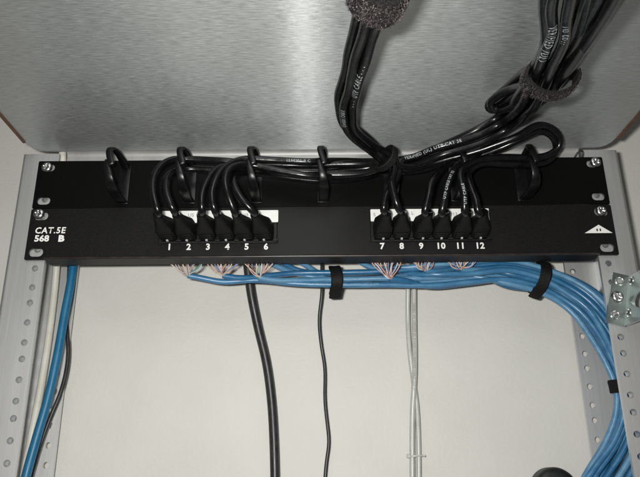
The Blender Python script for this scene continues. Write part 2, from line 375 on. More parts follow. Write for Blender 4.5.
# ------------------------------------------------------------------ cable manager panel (upper)
U = 0.04445; HW = 0.2413
mgr = empty('cable_manager', (0, 0, U))
bm = bmesh.new()
SX = 0.2325; S1, S2 = 0.0062, 0.0380
plate(bm, rrect(-HW, HW, U+0.0004, 2*U-0.0002, 0.0012, 3), [slot(s*SX, U+q, 0.0055, 0.0034) for s in (-1, 1) for q in (S1+0.0012, S2)], 0.0, 0.0017)
box(bm, -0.222, 0.222, 0.0019, 0.012, U+0.0012, U+0.0027); box(bm, -0.222, 0.222, 0.0055, 0.014, 2*U-0.0030, 2*U-0.0015)
loc(bm, mgr); obj('face_plate', bm, M['panel_top'], mgr, angle=30)
screw(at(47, 167.5, -0.0003), mgr, 0.35); screw(at(595.5, 162.5, -0.0003), mgr, 0.9)
tag(mgr, 'black upper rack panel with a row of protruding cable rings', 'cable manager')
def ring_mesh():
    # stations along the loop: (x, y, z, half width)
    st = [(0.0015, 0.0, 0.0165, 0.0045), (0.0012, -0.012, 0.0185, 0.0042), (0.0005, -0.026, 0.0190, 0.0038), (-0.001, -0.035, 0.0185, 0.0034), (-0.0025, -0.0405, 0.0150, 0.0030),
          (-0.0016, -0.0425, 0.0095, 0.0030), (0.0006, -0.0430, 0.0040, 0.0030), (0.0022, -0.0425, -0.0008, 0.0030)]
    st2 = [(-0.0035, -0.0405, 0.0050, 0.0020), (-0.0030, -0.0415, 0.0000, 0.0030), (-0.0012, -0.0415, -0.0055, 0.0042), (0.0002, -0.0400, -0.0110, 0.0050), (0.0008, -0.0340, -0.0160, 0.0052), (0.001, -0.022, -0.0178, 0.0050), (0.001, -0.010, -0.0175, 0.0050), (0.001, 0.0, -0.0165, 0.0052)]
    bm = bmesh.new(); t = 0.0015
    for S in (st, st2):
        P = spline([Vector(q[:3]) for q in S], 0.0022); T = tangents(P); rings = []
        for i, p in enumerate(P):
            u = i/(len(P)-1)*(len(S)-1); k = min(int(u), len(S)-2); wd = S[k][3]+(S[k+1][3]-S[k][3])*(u-k)
            ax = Vector((1, 0, 0)); n = T[i].cross(ax).normalized(); ax = n.cross(T[i]).normalized()
            ring = []
            for a in range(12):
                an = 2*math.pi*a/12; ca, sa = math.cos(an), math.sin(an)
                ring.append(bm.verts.new(p+ax*wd*math.copysign(abs(ca)**0.55, ca)+n*t*math.copysign(abs(sa)**0.55, sa)))
            rings.append(ring)
        for A, B in zip(rings, rings[1:]):
            for k in range(12): bm.faces.new((A[k], A[(k+1) % 12], B[(k+1) % 12], B[k]))
        bm.faces.new(rings[0][::-1]); bm.faces.new(rings[-1])
    box(bm, -0.0055, 0.0065, -0.0014, -0.0002, -0.0185, 0.0185, 0.0005)
    bmesh.ops.recalc_face_normals(bm, faces=bm.faces)
    me = bpy.data.meshes.new('cable_ring'); bm.to_mesh(me); bm.free(); me.materials.append(M['ring'])
    me.polygons.foreach_set('use_smooth', [True]*len(me.polygons)); return me
RM = ring_mesh()
RINGX = [0.0007+0.0560*k for k in range(-3, 4)]
for x in RINGX:
    o = bpy.data.objects.new('cable_ring', RM); C.objects.link(o); o.parent = mgr; o.location = Vector((x, 0, 0.0655))-mgr.location; o.scale = (0.85, 0.92, 0.95)

# ------------------------------------------------------------------ patch panel (lower)
pp = empty('numbered_panel', (0, 0, 0))
NUMPX = [169.5, 188, 207.5, 227, 247, 266, 382, 402, 421, 441, 460, 479.5]
PX = [at(q, 246.5 - (q-169.5)*0.0097+0.5).x for q in NUMPX]
# even spacing per block
for b in (0, 6):
    a, c = PX[b], PX[b+5]; PX[b:b+6] = [a+(c-a)*k/5 for k in range(6)]
PZ = 0.0215
bm = bmesh.new()
blocks = [(PX[0]-0.0092, PX[5]+0.0092), (PX[6]-0.0092, PX[11]+0.0092)]
cut = [[(a, 0.0125), (b, 0.0125), (b, 0.0415), (a, 0.0415)] for a, b in blocks]
plate(bm, rrect(-HW, HW, 0.0, U-0.0004, 0.0010, 3), [slot(s*SX, q, 0.0058, 0.0036) for s in (-1, 1) for q in (S1, S2)]+cut, -0.0004, 0.0016)
obj('face_plate', bm, M['panel'], pp, angle=30)
bm = bmesh.new()          # bottom flange with rounded ends, slightly rolled at the front
N = 8
fo = [(-0.2265, 0.0018), (-0.2265, 0.011)]+[(-0.2225-0.004*math.cos(a), 0.012+0.004*math.sin(a)) for a in [math.pi/2*k/N for k in range(N+1)]]
fo = fo+[(-x, y) for x, y in reversed(fo)]
A = [bm.verts.new((x, y, 0.0002)) for x, y in fo]; B = [bm.verts.new((x, y, 0.0017)) for x, y in fo]
bm.faces.new(A); bm.faces.new(B[::-1])
for k in range(len(fo)):
    j = (k+1) % len(fo); bm.faces.new((A[k], A[j], B[j], B[k]))
obj('bottom_flange', bm, M['panel'], pp)
bm = bmesh.new(); S = [Vector((-0.2255, -0.0003, 0.0011)), Vector((0, -0.0003, 0.0011)), Vector((0.2255, -0.0003, 0.0011))]
tube(bm, spline(S, 0.02), 0.0011, 10); obj('rolled_edge', bm, M['edge'], pp, angle=60)
bm = bmesh.new(); tube(bm, [Vector((x, 0.0002, U-0.0006)) for x in (-0.2400, 0, 0.2400)], 0.0006, 8); obj('rolled_edge', bm, M['edge'], pp, angle=60)
for (a, b) in blocks:     # one jack block per six ports
    bm = bmesh.new(); i0 = 0 if a < 0 else 6
    box(bm, a+0.0003, b-0.0003, 0.010, 0.020, 0.0128, 0.0412)
    box(bm, a+0.0003, b-0.0003, -0.0016, 0.0098, 0.0296, 0.0412, 0.0004)
    box(bm, a+0.0003, b-0.0003, -0.0016, 0.0098, 0.0128, 0.0146, 0.0004)
    edges = [a+0.0003]+[(PX[i0+k]+PX[i0+k+1])/2 for k in range(5)]+[b-0.0003]
    for k, e in enumerate(edges):
        l, r_ = (0, 0.003) if k == 0 else ((-0.003, 0) if k == 6 else (-0.0017, 0.0017))
        box(bm, e+l, e+r_, -0.0012, 0.0096, 0.0146, 0.0296, 0.0003)
    for k in range(6): # small wedge between the plugs along the bottom
        e = edges[k+1] if k < 5 else edges[6]-0.001
        box(bm, e-0.0022, e+0.0022, -0.0042, -0.0016, 0.0134, 0.0152, 0.0004)
    jb = obj('jack_block', bm, M['boot'], pp)
    bm = bmesh.new(); plate(bm, rrect(a+0.0006, b+0.0006, 0.0302, 0.0408, 0.0006, 2), [], -0.0024, -0.0018); obj('label_strip', bm, M['label'], pp)
def faint(s, px, py, size):
    p = at(px, py, -0.0026); panel_text('lettering', s, p.x, p.z-size*0.35, size, M['ink'], pp, y=-0.00262)
faint('US', 191, 215, 0.0043); faint('5', 374.5, 214.5, 0.0043); faint('L', 412.5, 213, 0.0043); faint('11', 436, 214, 0.0042); faint('13', 455, 214, 0.0042)
faint('us', 246, 214, 0.0045)
for k, x in enumerate(PX):
    zc = at(NUMPX[k], 246.8-(NUMPX[k]-169.5)*0.0042, -0.0004).z
    panel_text('port_number', str(k+1), x, zc-0.0026, 0.0072, M['white'], pp, y=-0.00062, bold=0.00026, space=1.1)
p = at(50.5, 230.5); panel_text('lettering', 'CAT.5E', p.x, p.z-0.0026, 0.0074, M['white'], pp, y=-0.00062, bold=0.00018, shear=0.08, sx=0.95, space=1.14)
p = at(42, 239); panel_text('lettering', '568', p.x, p.z-0.0022, 0.0074, M['white'], pp, y=-0.00062, bold=0.00026, sx=1.08)
p = at(61.5, 239); panel_text('lettering', 'B', p.x, p.z-0.0022, 0.0074, M['white'], pp, y=-0.00062, bold=0.00040, sx=1.15)
# triangular emblem with two dark ovals
bm = bmesh.new()
q = [at(584.5, 233.4), at(598.2, 225.0), at(612.2, 233.2)]
plate(bm, [(q[0].x, q[0].z), (q[2].x, q[2].z), (q[1].x, q[1].z)],
      [circ(at(596.8, 229.9).x, at(596.8, 230.2).z, 0.0007, 12, 0.0013), circ(at(600.0, 229.9).x, at(600.0, 230.1).z, 0.0007, 12, 0.0013)], -0.0007, -0.0004)
obj('emblem', bm, M['white'], pp)
screw(at(35.5+3.5, 214.0, -0.0006)+Vector((0.0, 0, 0)), pp, 0.2); screw(at(601, 211, -0.0006), pp, 0.6)
tag(pp, 'black lower patch panel marked CAT.5E 568 B with ports numbered 1 to 12', 'patch panel')

# ------------------------------------------------------------------ patch cords
def boot_mesh():
    st = [(0.006, 0.0056, 0.0052, 4), (-0.0015, 0.0057, 0.0054, 4), (-0.0016, 0.0071, 0.0066, 7), (-0.011, 0.0072, 0.0069, 7), (-0.0145, 0.0070, 0.0067, 7), (-0.0205, 0.0052, 0.0052, 4), (-0.0260, 0.0041, 0.0041, 2), (-0.0305, 0.0035, 0.0035, 2)]
    bm = bmesh.new(); rings = []; n = 28
    for y, hw, hh, e in st:
        ring = []
        for k in range(n):
            a = 2*math.pi*k/n; ca, sa = math.cos(a), math.sin(a)
            ring.append(bm.verts.new((hw*math.copysign(abs(ca)**(2/e), ca), y, hh*math.copysign(abs(sa)**(2/e), sa))))
        rings.append(ring)
    for A, B in zip(rings, rings[1:]):
        for k in range(n): bm.faces.new((A[k], A[(k+1) % n], B[(k+1) % n], B[k]))
    bm.faces.new(rings[0][::-1]); bm.faces.new(rings[-1])
    for k in range(3):  # grip ribs
        y = -0.0045-k*0.0028; box(bm, -0.0052, 0.0052, y-0.0006, y+0.0006, -0.0077, -0.0068, 0.0002)
    bmesh.ops.recalc_face_normals(bm, faces=bm.faces)
    for f in bm.faces: f.smooth = True
    for e in bm.edges:
        if len(e.link_faces) == 2 and e.calc_face_angle(0) > math.radians(38): e.smooth = False
    me = bpy.data.meshes.new('boot'); bm.to_mesh(me); bm.free(); me.materials.append(M['boot']); return me
def latch_mesh():
    bm = bmesh.new(); box(bm, -0.0009, 0.0009, -0.0055, -0.0035, -0.0090, -0.0078, 0.0003)
    me = bpy.data.meshes.new('latch'); bmesh.ops.recalc_face_normals(bm, faces=bm.faces); bm.to_mesh(me); bm.free(); me.materials.append(M['clear']); return me
BOOT, LATCH = boot_mesh(), latch_mesh()
CR = 0.00295
# axis of the hanging centre bundle and of the right-hand bundle (positions measured, own depths)
CB = [at(384, 157, -0.046), atz(368, 143, 0.073), atz(352, 128, 0.072), atz(347.5, 108, 0.070), atz(353, 82, 0.063), atz(361.5, 50, 0.055), atz(375, 3, 0.043), atz(386, -40, 0.033)]
RB = [at(440, 152, -0.040), at(480, 140, -0.046), at(508, 124, -0.055), atz(529, 106, 0.062), atz(551.5, 78, 0.047)]
def hexoff(n, d):
    pts = [(0, 0)]+[(d*math.cos(math.pi/3*k+0.3), d*math.sin(math.pi/3*k+0.3)) for k in range(6)]
    return pts[:n]
def off(P, i, ox, oz):            # offset across the bundle: sideways in plan, and up and down
    a = P[max(0, i-1)]; b = P[min(len(P)-1, i+1)]; t = (b-a).normalized()
    s = Vector((0, 0.35, 1)).cross(t).normalized(); u = t.cross(s).normalized()
    return P[i]+s*ox+u*oz
D = 0.0060
CBO = [(-D, 0.0030), (0, 0.0006), (D, 0.0030), (-D*0.5, -0.0048), (D*0.5, -0.0048), (0.0002, 0.0066), (-D*0.52, 0.0085)]
def centre_tail(k, start=1, tight=None):
    out = []
    for i in range(start, len(CB)):
        sq = [0.7, 0.75, 0.85, 1, 1, 1, 1, 1][i]; out.append(off(CB, i, CBO[k][0]*sq, CBO[k][1]*sq))
    return out
RBO = [(-D, 0.0005), (0, -0.0035), (D, 0.0005), (-D*0.4, 0.0050), (D*0.55, 0.0055), (D*1.5, 0.004), (-D*1.4, 0.0055)]
RLAST = [(-0.0098, 0.0005), (-0.0035, -0.0040), (0.0040, -0.0035), (-0.0045, 0.0045), (0.0030, 0.0050), (0.0100, 0.0010), (-0.0102, 0.0058)]
RTOP = [(553.5, 559, 548), (569, 573, 563), (611, 603, 590), (583, 582, 569), (597, 592, 579), (618, 612, 598), (545.5, 552, 541)]
def right_tail(k, start=0):
    out = [off(RB, i, RBO[k][0]*[0.75, 0.75, 0.8, 1.0][i], RBO[k][1]) if i < 4 else off(RB, i, *RLAST[k]) for i in range(start, len(RB))]
    dz = 0.039+RBO[k][1]*0.9
    xs = {0: (548, 552, 556), 1: (560, 569, 575), 2: (572, 600, 628), 3: (556, 566, 572), 4: (565, 584, 598), 5: (575, 609, 640), 6: (545.5, 549, 552)}[k]
    ex = {0: (548, 553), 1: (562, 570), 2: (584, 611), 3: (566, 581), 4: (575, 596), 5: (588, 617), 6: (545, 546)}[k]
    out += [atz(ex[0], 45, dz), atz(ex[1], 2, dz-0.011), atz(ex[1]*2-ex[0], -45, dz-0.024)]
    return out
LEAN = [-0.16, -0.17, -0.06, -0.14, -0.20, -0.24, 0.06, -0.06, 0.10, 0.0, 0.04, -0.06]
def head(k):
    th, ph = LEAN[k], 0.17; dr = Vector((math.sin(th)*math.cos(ph), -math.cos(th)*math.cos(ph), math.sin(ph)))
    b = Vector((PX[k], 0, PZ-0.0005)); return [b+dr*0.020, b+dr*0.031]
paths = {}
run = lambda pts: [at(*q) for q in pts]
paths[0] = head(0)+run([(158.5, 213, -0.047), (154.5, 199, -0.050), (153.5, 181, -0.046), (160, 167, -0.036), (174, 160, -0.028), (195, 159.5, -0.026), (223, 161, -0.028), (252, 163.5, -0.026), (290, 165, -0.028), (330, 165, -0.026), (362, 164, -0.028), (380, 161, -0.036)])+centre_tail(0)
paths[1] = head(1)+run([(174, 211, -0.047), (167, 197, -0.049), (165.5, 184, -0.044), (171, 174, -0.032), (184, 169.5, -0.022), (210, 170, -0.020), (240, 170, -0.020), (268, 171, -0.024), (300, 175, -0.027), (340, 175, -0.028), (370, 171, -0.034), (386, 163, -0.044)])+centre_tail(1)
paths[2] = head(2)+run([(202.5, 211, -0.047), (201.5, 196, -0.049), (206, 181, -0.045), (219, 168, -0.034), (240, 166.5, -0.019), (268, 167.5, -0.016), (300, 171, -0.015), (340, 171.5, -0.018), (372, 168, -0.024), (392, 162, -0.022), (415, 158, -0.024)])+right_tail(5)
paths[3] = head(3)+run([(216, 212, -0.047), (212.5, 196, -0.050), (216, 180, -0.049), (226, 167, -0.041), (244, 159.5, -0.034), (272, 160.5, -0.033), (310, 162, -0.034), (350, 161, -0.020), (385, 160.5, -0.015), (412, 157.5, -0.030)])+right_tail(0)
paths[4] = head(4)+run([(235, 213, -0.046), (228, 197, -0.052), (225, 181, -0.053), (231, 168, -0.046), (248, 165, -0.036), (278, 170.5, -0.035), (312, 176.5, -0.034), (350, 177, -0.020), (385, 171, -0.012), (415, 165, -0.026)])+right_tail(1)
paths[5] = head(5)+run([(255, 213, -0.046), (242, 199, -0.050), (234.5, 185, -0.047), (237, 175, -0.036), (250, 172, -0.024), (280, 177, -0.012), (320, 180, -0.012), (360, 177, -0.010), (395, 168, -0.010), (425, 160, -0.024)])+right_tail(2)
paths[6] = head(6)+run([(384, 210, -0.048), (387, 196, -0.047), (394.5, 184, -0.042), (398, 173, -0.036), (402, 162, -0.026), (418, 156, -0.024)])+right_tail(6, 1)
paths[7] = head(7)+run([(399, 210, -0.048), (394.5, 197, -0.051), (391, 183, -0.048), (395.5, 168, -0.040), (393.5, 157, -0.043)])+centre_tail(4)
paths[8] = head(8)+run([(425, 212, -0.047), (429, 198, -0.048), (432.5, 183, -0.044), (441, 169, -0.032), (455, 159, -0.026), (472, 150, -0.028)])+right_tail(3, 2)
paths[9] = head(9)+run([(441.5, 213, -0.047), (445.5, 197, -0.050), (449, 182, -0.047), (456.5, 167, -0.040), (468, 158.5, -0.033), (485, 148, -0.036)])+right_tail(4, 2)
loopA = [(480, 158.5, -0.036), (505, 157.5, -0.034), (530, 157.5, -0.032), (548, 155.5, -0.032), (558.5, 147.5, -0.034), (558.5, 136, -0.040), (548, 126.5, -0.047), (535, 126, -0.052), (518, 136, -0.050), (490, 147, -0.041), (455, 157.5, -0.032), (425, 165, -0.028), (402, 167, -0.034)]
loopB = [(480, 163.5, -0.033), (505, 164, -0.030), (530, 164.5, -0.027), (548, 161, -0.026), (556, 150, -0.030), (553, 138, -0.038), (542, 131, -0.044), (528, 135, -0.045), (505, 146, -0.038), (475, 157, -0.027), (445, 163, -0.020), (420, 170, -0.020), (400, 170, -0.030)]
paths[10] = head(10)+run([(464.5, 212, -0.047), (464.5, 196, -0.050), (461.5, 180, -0.048), (464, 167, -0.042)]+loopA)+centre_tail(5)
paths[11] = head(11)+run([(478, 213, -0.046), (476, 201, -0.047), (471, 186, -0.043), (468.5, 173, -0.036)]+loopB)+centre_tail(3)
CL = ['black patch cord in port 1, making the widest arch at the left end', 'black patch cord in port 2, arching just inside the leftmost cord',
      'black patch cord in port 3, curving up right to the run of cords', 'black patch cord in port 4, rising straight and bending over to the right',
      'black patch cord in port 5, arching close beside the third ring', 'black patch cord in port 6, leaning left out of the first port block',
      'black patch cord in port 7, crossing over its neighbour below the knot', 'black patch cord in port 8, crossing its neighbour up to the knot',
      'black patch cord in port 9, a single plain arch leaning right', 'black patch cord in port 10, with pale print along its rising arch',
      'black patch cord in port 11, its upper slack looped past the last ring', 'black patch cord in port 12, rightmost, its lower slack looped past the last ring']
cords = []
for k in range(12):
    S = spline(paths[k])
    for i_, p in enumerate(S):
        f_ = min(1, i_/14); q_ = i_*0.075
        S[i_] = p+Vector((noise.noise((q_, k*7.1, 0)), noise.noise((q_, k*7.1, 9)), noise.noise((q_, k*7.1, 21))))*0.0013*f_
    bm = bmesh.new(); tube(bm, S, CR, 14)
    root = empty('patch_cable', (PX[k], 0, PZ))
    loc(bm, root); o = obj('jacket', bm, M['cord'], root, angle=50)
    b = bpy.data.objects.new('boot', BOOT); C.objects.link(b); b.parent = root; b.rotation_euler = (-0.17, random.uniform(-.05, .05), LEAN[k]); b.location = (0, 0, -0.0005)
    l = bpy.data.objects.new('latch', LATCH); C.objects.link(l); l.parent = b
    tag(root, CL[k], 'patch cord', 'black patch cords plugged into the panel'); cords.append((root, S))
def arc_at(S, target):
    best, bl, L = 1e9, 0, 0
    for i, p in enumerate(S):
        if i: L += (p-S[i-1]).length
        d = (p-target).length
        if d < best: best, bl = d, L
    return bl
def total(S): return sum((b-a).length for a, b in zip(S, S[1:]))
def print_on(k, s, target, size=0.0030, rev=False, side=0.0, space=1.15):
    root, S = cords[k]; a = arc_at(S, target)
    if rev: a = total(S)-a
    t = cord_text(s, S, CR, a, size, root, rev=rev, side=side, space=space)
    for v in t.data.vertices: v.co -= root.location
print_on(3, 'VERIFIED (UL)', atz(553, 6, 0.0405), 0.0058, rev=True, space=1.25, side=0.1)
print_on(3, 'VERIFIED (UL) UTP CAT 5E', at(405, 158, -0.028), 0.0035, side=0.30)
print_on(3, 'LL64201-B C', at(286, 160, -0.033), 0.0030, side=0.3)
print_on(4, 'i 03  CO : :', atz(570, 2, 0.037), 0.0040, rev=True)
print_on(4 if False else 2, '- : CATALOG : -', atz(615, 2, 0.03), 0.0034, rev=True, side=0.3)
print_on(3 if False else 9, 'UTP CABLE CAT 5E', at(446, 200, -0.048), 0.0028, side=0.2)
print_on(10, 'UTP CABLE', at(465, 203, -0.048), 0.0028, side=-0.2)
print_on(7, '- - -  UTP CABLE - - -', atz(351, 94, 0.067), 0.0050, side=0.2, space=1.3)
print_on(11, 'E164201 CABLE', atz(349, 118, 0.071), 0.0036, side=0.2)

# slack cable doubled back in a small loop under the right-hand strap
P = [off(RB, 4, -D*1.3, 0.004), atz(523, 97, 0.066), atz(507, 108, 0.076), atz(496, 110, 0.081), atz(489.5, 104.5, 0.083), atz(496, 97, 0.083), atz(511, 89, 0.078), atz(531, 84, 0.062), atz(553, 78, 0.056), atz(572, 63, 0.046), atz(591, 38, 0.036), atz(612, 5, 0.028), atz(636, -40, 0.018)]
P[0] = atz(541, 86, 0.048)
P = [atz(566, 40, 0.052), atz(552, 70, 0.050)]+P
S = spline(P); bm = bmesh.new(); tube(bm, S, 0.0029, 12)
lp = empty('looped_cable', (P[5].x, P[5].y, P[5].z)); loc(bm, lp); obj('jacket', bm, M['cord'], lp, angle=50)
t = cord_text('UTP 5E', S, 0.0029, arc_at(S, atz(521, 98, 0.067)), 0.0034, lp, rev=False)
t.data.transform(Matrix.Translation(-lp.location))
tag(lp, 'black cable doubled back in a small tight loop under the right strap', 'cable')

P = [atz(593, -40, 0.020), atz(586, 8, 0.034), atz(574, 50, 0.046), atz(557, 76, 0.054), atz(536, 88, 0.064), atz(516, 95, 0.074), atz(499, 105, 0.084), atz(490.5, 110.5, 0.086), atz(487, 106, 0.088), atz(493, 99, 0.088), atz(506, 88, 0.085), atz(521, 74, 0.078), atz(538, 62, 0.062), atz(547, 30, 0.050), atz(550, 2, 0.040), atz(552, -40, 0.028)]
S = spline(P); bm = bmesh.new(); tube(bm, S, 0.0027, 12)
l2 = empty('looped_cable', (P[7].x, P[7].y, P[7].z)); loc(bm, l2); obj('jacket', bm, M['cord'], l2, angle=50)
tag(l2, 'black cable forming the wider outer loop behind the small tight loop', 'cable')

# ------------------------------------------------------------------ hook-and-loop straps
def strap(label, c, axis, ra, rb, sidev, width, tail=0.7, phase=0.0, thick=0.0012, jit=0.00025, n=90, m=9, group='hook and loop straps round the cables', mat='velcro', fibres=0):
    axis = Vector(axis).normalized(); s = Vector(sidev); s = (s-axis*s.dot(axis)).normalized(); u = axis.cross(s)
    bm = bmesh.new(); end = 2*math.pi+tail; grid_o, grid_i = [], []
    for i in range(n+1):
        a = phase+end*i/n; g = 1+0.0; rr = 0.0016*(i/n) + (0.0022*max(0, (i/n-0.93)/0.07)**1.5)
        ro, ri = [], []
        for j in range(m+1):
            q = (j/m-0.5)*width
            e = thick*(0.55 if j in (0, m) else 1)
            wob = 0.0006*noise.noise(Vector((a*1.3, q*120, c.x*40)))
            jj = random.uniform(-jit, jit)
            d = s*math.cos(a)*(ra+rr+wob)+u*math.sin(a)*(rb+rr+wob)
            nn = (s*math.cos(a)/max(ra, 1e-6)+u*math.sin(a)/max(rb, 1e-6)).normalized()
            base = c+d+axis*(q+0.0009*math.sin(a*2+1)+random.uniform(-jit, jit)*0.6)
            ro.append(bm.verts.new(base+nn*(e+jj))); ri.append(bm.verts.new(base))
        grid_o.append(ro); grid_i.append(ri)
    for i in range(n):
        for j in range(m):
            bm.faces.new((grid_o[i][j], grid_o[i+1][j], grid_o[i+1][j+1], grid_o[i][j+1])); bm.faces.new((grid_i[i][j], grid_i[i][j+1], grid_i[i+1][j+1], grid_i[i+1][j]))
        for j in (0, m): bm.faces.new((grid_o[i][j], grid_i[i][j], grid_i[i+1][j], grid_o[i+1][j]))
    for i in (0, n):
        for j in range(m): bm.faces.new((grid_o[i][j], grid_o[i][j+1], grid_i[i][j+1], grid_i[i][j]))
    tips = []
    for _ in range(fibres):
        i = random.randrange(1, n-1); j = random.randrange(1, m); p = grid_o[i][j].co; q_ = grid_i[i][j].co
        tips.append((p.copy(), (p-q_).normalized(), (grid_o[i+1][j].co-p).normalized()))
    o = obj('cable_strap', bm, M[mat])
    cc = c.copy()
    o.data.transform(Matrix.Translation(-cc)); o.location = cc
    if fibres:
        bm = bmesh.new()
        for p, nn, tt in tips:
            a = random.uniform(0, 6.28); sd = tt*math.cos(a)+nn.cross(tt)*math.sin(a); hh = random.uniform(0.0004, 0.0010); ww = random.uniform(0.0004, 0.0009)
            tube(bm, [p-nn*0.0002-sd*ww*0.4, p+nn*hh*0.8-sd*ww*0.3, p+nn*hh+sd*ww*0.4, p+nn*hh*0.35+sd*ww], 0.00011, 3)
        f = obj('fibres', bm, M['fibre'], o); f.data.transform(Matrix.Translation(-cc)); f['kind'] = 'stuff'
    return tag(o, label, 'cable strap', group)
ax = CB[6]-CB[5]
strap('thick black fuzzy strap round the centre bundle at the top edge', atz(379, -12, 0.0395), ax, 0.0100, 0.0098, (1, 0, 0), 0.0230, phase=2.0, thick=0.0034, jit=0.00022, n=240, m=36, fibres=1700)
strap('black strap round the centre bundle at the knot over the panel', at(385, 159, -0.050), CB[1]-CB[0], 0.0100, 0.0082, (1, 0, 0), 0.0060, thick=0.0010, jit=0.0001, phase=2.2, n=80, mat='velcro_dark')
ax = atz(561, 55, 0.042)-RB[3]
strap('brown-black strap with a pointed tail round the right bundle', atz(550.5, 79, 0.0472), ax, 0.0128, 0.0090, (1, 0.2, 0), 0.0150, thick=0.0018, jit=0.00012, fibres=700, phase=-2.9, tail=0.25+2*0.15, n=200, m=24)

# ------------------------------------------------------------------ blue network cables
BR = 0.00245
BY = 0.040
AX = [(255, 279.5), (296, 281), (335, 281), (390, 280), (430, 278.5), (470, 275), (505, 272), (539, 279.5), (565, 290), (587, 305.5), (607, 330), (621, 358), (632, 388), (633, 418), (625, 450), (609, 482), (588, 518)]
BD = [0.040]*9+[0.038, 0.034, 0.030, 0.028, 0.028, 0.030, 0.032, 0.034]
BX = [at(x, y, q) for (x, y), q in zip(AX, BD)]
SP = [0.75, 0.8, 0.8, 0.95, 1.0, 1.0, 0.95, 0.88, 1.05, 1.15, 1.15, 1.05, 0.95, 0.95, 1.2, 1.35, 1.4]
d = 0.0051
slots = [(d*0.58*math.cos(2*math.pi*k/3+0.5), d*0.58*math.sin(2*math.pi*k/3+0.5)) for k in range(3)]+[(d*1.5*math.cos(2*math.pi*k/9+0.2), d*1.5*math.sin(2*math.pi*k/9+0.2)) for k in range(9)]+[(d*2.3*math.cos(2*math.pi*k/6+0.75), d*2.3*math.sin(2*math.pi*k/6+0.75)) for k in range(6)]
def bpt(i, k, rot):
    t = (BX[min(len(BX)-1, i+1)]-BX[max(0, i-1)]).normalized(); yv = Vector((0, 1, 0)); n = t.cross(yv).normalized()
    a, b = slots[k]; ca, sa = math.cos(rot), math.sin(rot); a, b = a*ca-b*sa, a*sa+b*ca
    rr = random.uniform(-0.0011, 0.0011)
    return BX[i]+n*(b*SP[i]*1.10+rr)+Vector((0, 1, 0))*a*min(1.0, 1.05/SP[i]+0.15)
FAN = [((187.5, 275.5), 8, 0), ((222.5, 275.5), 5, 0), ((258.5, 277.5), 1, 1), ((389.5, 279), 10, 3), ((425, 270.5), 4, 4), ((461, 269), 3, 5)]
FTOP = [(167, 203), (206, 240), (243, 275), (370, 402), (410, 434), (446, 476)]
BL = ['blue network cable from the leftmost splayed wires, lowest along the bundle', 'blue network cable from the second group of splayed wires from the left',
      'blue network cable from the third group of splayed wires, left of the first strap', 'blue network cable whose splayed wires come down right of the first strap',
      'blue network cable from the middle splayed wires in the right half', 'blue network cable from the rightmost group of splayed wires']
free = [k for k in range(18) if k not in [f[1] for f in FAN]]
PRINTED = ('blue network cable from the leftmost', 'blue network cable coming from', 'blue network cable emerging', 'topmost')
def blue_cable(pts, label, group, fan=None, wires=None):
    root = empty('network_cable', pts[0]); S = spline(pts, 0.004); bm = bmesh.new(); tube(bm, S, BR, 12); loc(bm, root)
    obj('jacket', bm, random.choice((M['blue'], M['blue2'], M['blue3'])), root, angle=50)
    if label.startswith(PRINTED):
        t = cord_text('CAT 5E UTP 24 AWG   E164201   CAT 5E UTP 4 PR  24 AWG   E164201  CAT 5E UTP', S, BR, 0.07, 0.0022, root, mat=M['blue_print'], bold=0.0, side=0.3)
        t.data.transform(Matrix.Translation(-root.location))
    if wires:
        apex, x0, x1, py = wires
        for k in range(11):
            bx = x0-2+(x1-x0+4)*(k+0.9*random.random())/10.9; yy = 0.0165+0.004*(k % 2)
            top = at(bx, py-6, yy); mid = at(bx+(fan[0]-bx)*random.uniform(0.1, 0.5)+random.uniform(-2.5, 2.5), py+random.uniform(-1.5, 3), yy+random.uniform(-0.001, 0.004))
            lo = apex+Vector((random.uniform(-.0022, .0022), -0.001-random.uniform(0, .0018), random.uniform(-.0014, .0018)))
            inn = apex.lerp(pts[1], 0.35)
            Sw = spline([top, mid, mid.lerp(lo, 0.6)+Vector((0, 0, -0.0006)), lo, inn], 0.003); bm = bmesh.new(); tube(bm, Sw, random.uniform(0.00042, 0.00058), 6); loc(bm, root)
            obj('wire', bm, WIRE[(k*3+int(x0)) % 8] if k % 4 else WIRE[1], root, angle=60)
    tag(root, label, 'network cable', group)
GB = 'blue network cables gathered behind the right post'
for f, ((fx, fy), slot_, i0) in enumerate(FAN):
    rot = 0.0; apex = at(fx, fy, 0.026)
    pts = [apex, at(fx+14, fy+(2.5 if f < 3 else 1.0), 0.029)]
    for i in range(i0, len(BX)):
        p0 = bpt(i, slot_, 0.09*i)
        if (at(AX[i][0], 0, BY).x - apex.x) < 0.045: continue
        pts.append(p0)
    if f == 0: pts[2:2] = [at(222, 282, 0.032)]
    blue_cable(pts, BL[f], GB, fan=(fx, fy), wires=(apex, FTOP[f][0], FTOP[f][1], 267.5-(fx-187)*0.008))
BSTART = [((262, 258), (280, 268), 1), ((292, 257), (310, 268), 2), ((410, 258), (440, 267), 4), ((440, 258), (468, 265), 5), ((465, 256), (492, 263), 6), ((490, 255), (510, 262), 6),
          ((276, 258), (296, 270), 2), ((352, 256), (372, 268), 3), ((380, 257), (402, 272), 4), ((426, 257), (450, 270), 5), ((452, 256), (474, 268), 6), ((505, 255), (524, 264), 7)]
BL2 = ['blue network cable coming from behind the panel just left of the first strap', 'blue network cable dropping from behind the panel nearest the first strap',
       'blue network cable from behind the panel over the pale hanging cables', 'blue network cable along the top of the bundle under printed 11',
       'blue network cable emerging under the panel right of printed 12', 'topmost blue network cable where the bundle bends downward']+['blue network cable slipping out under the panel right of the sixth port', 'blue network cable slipping out under the panel just right of the first strap', 'blue network cable hidden mostly behind the wires under the seventh port', 'blue network cable slipping out under the panel below the tenth port', 'blue network cable slipping out under the panel below the eleventh port', 'blue network cable slipping out under the panel close before the bundle bends']
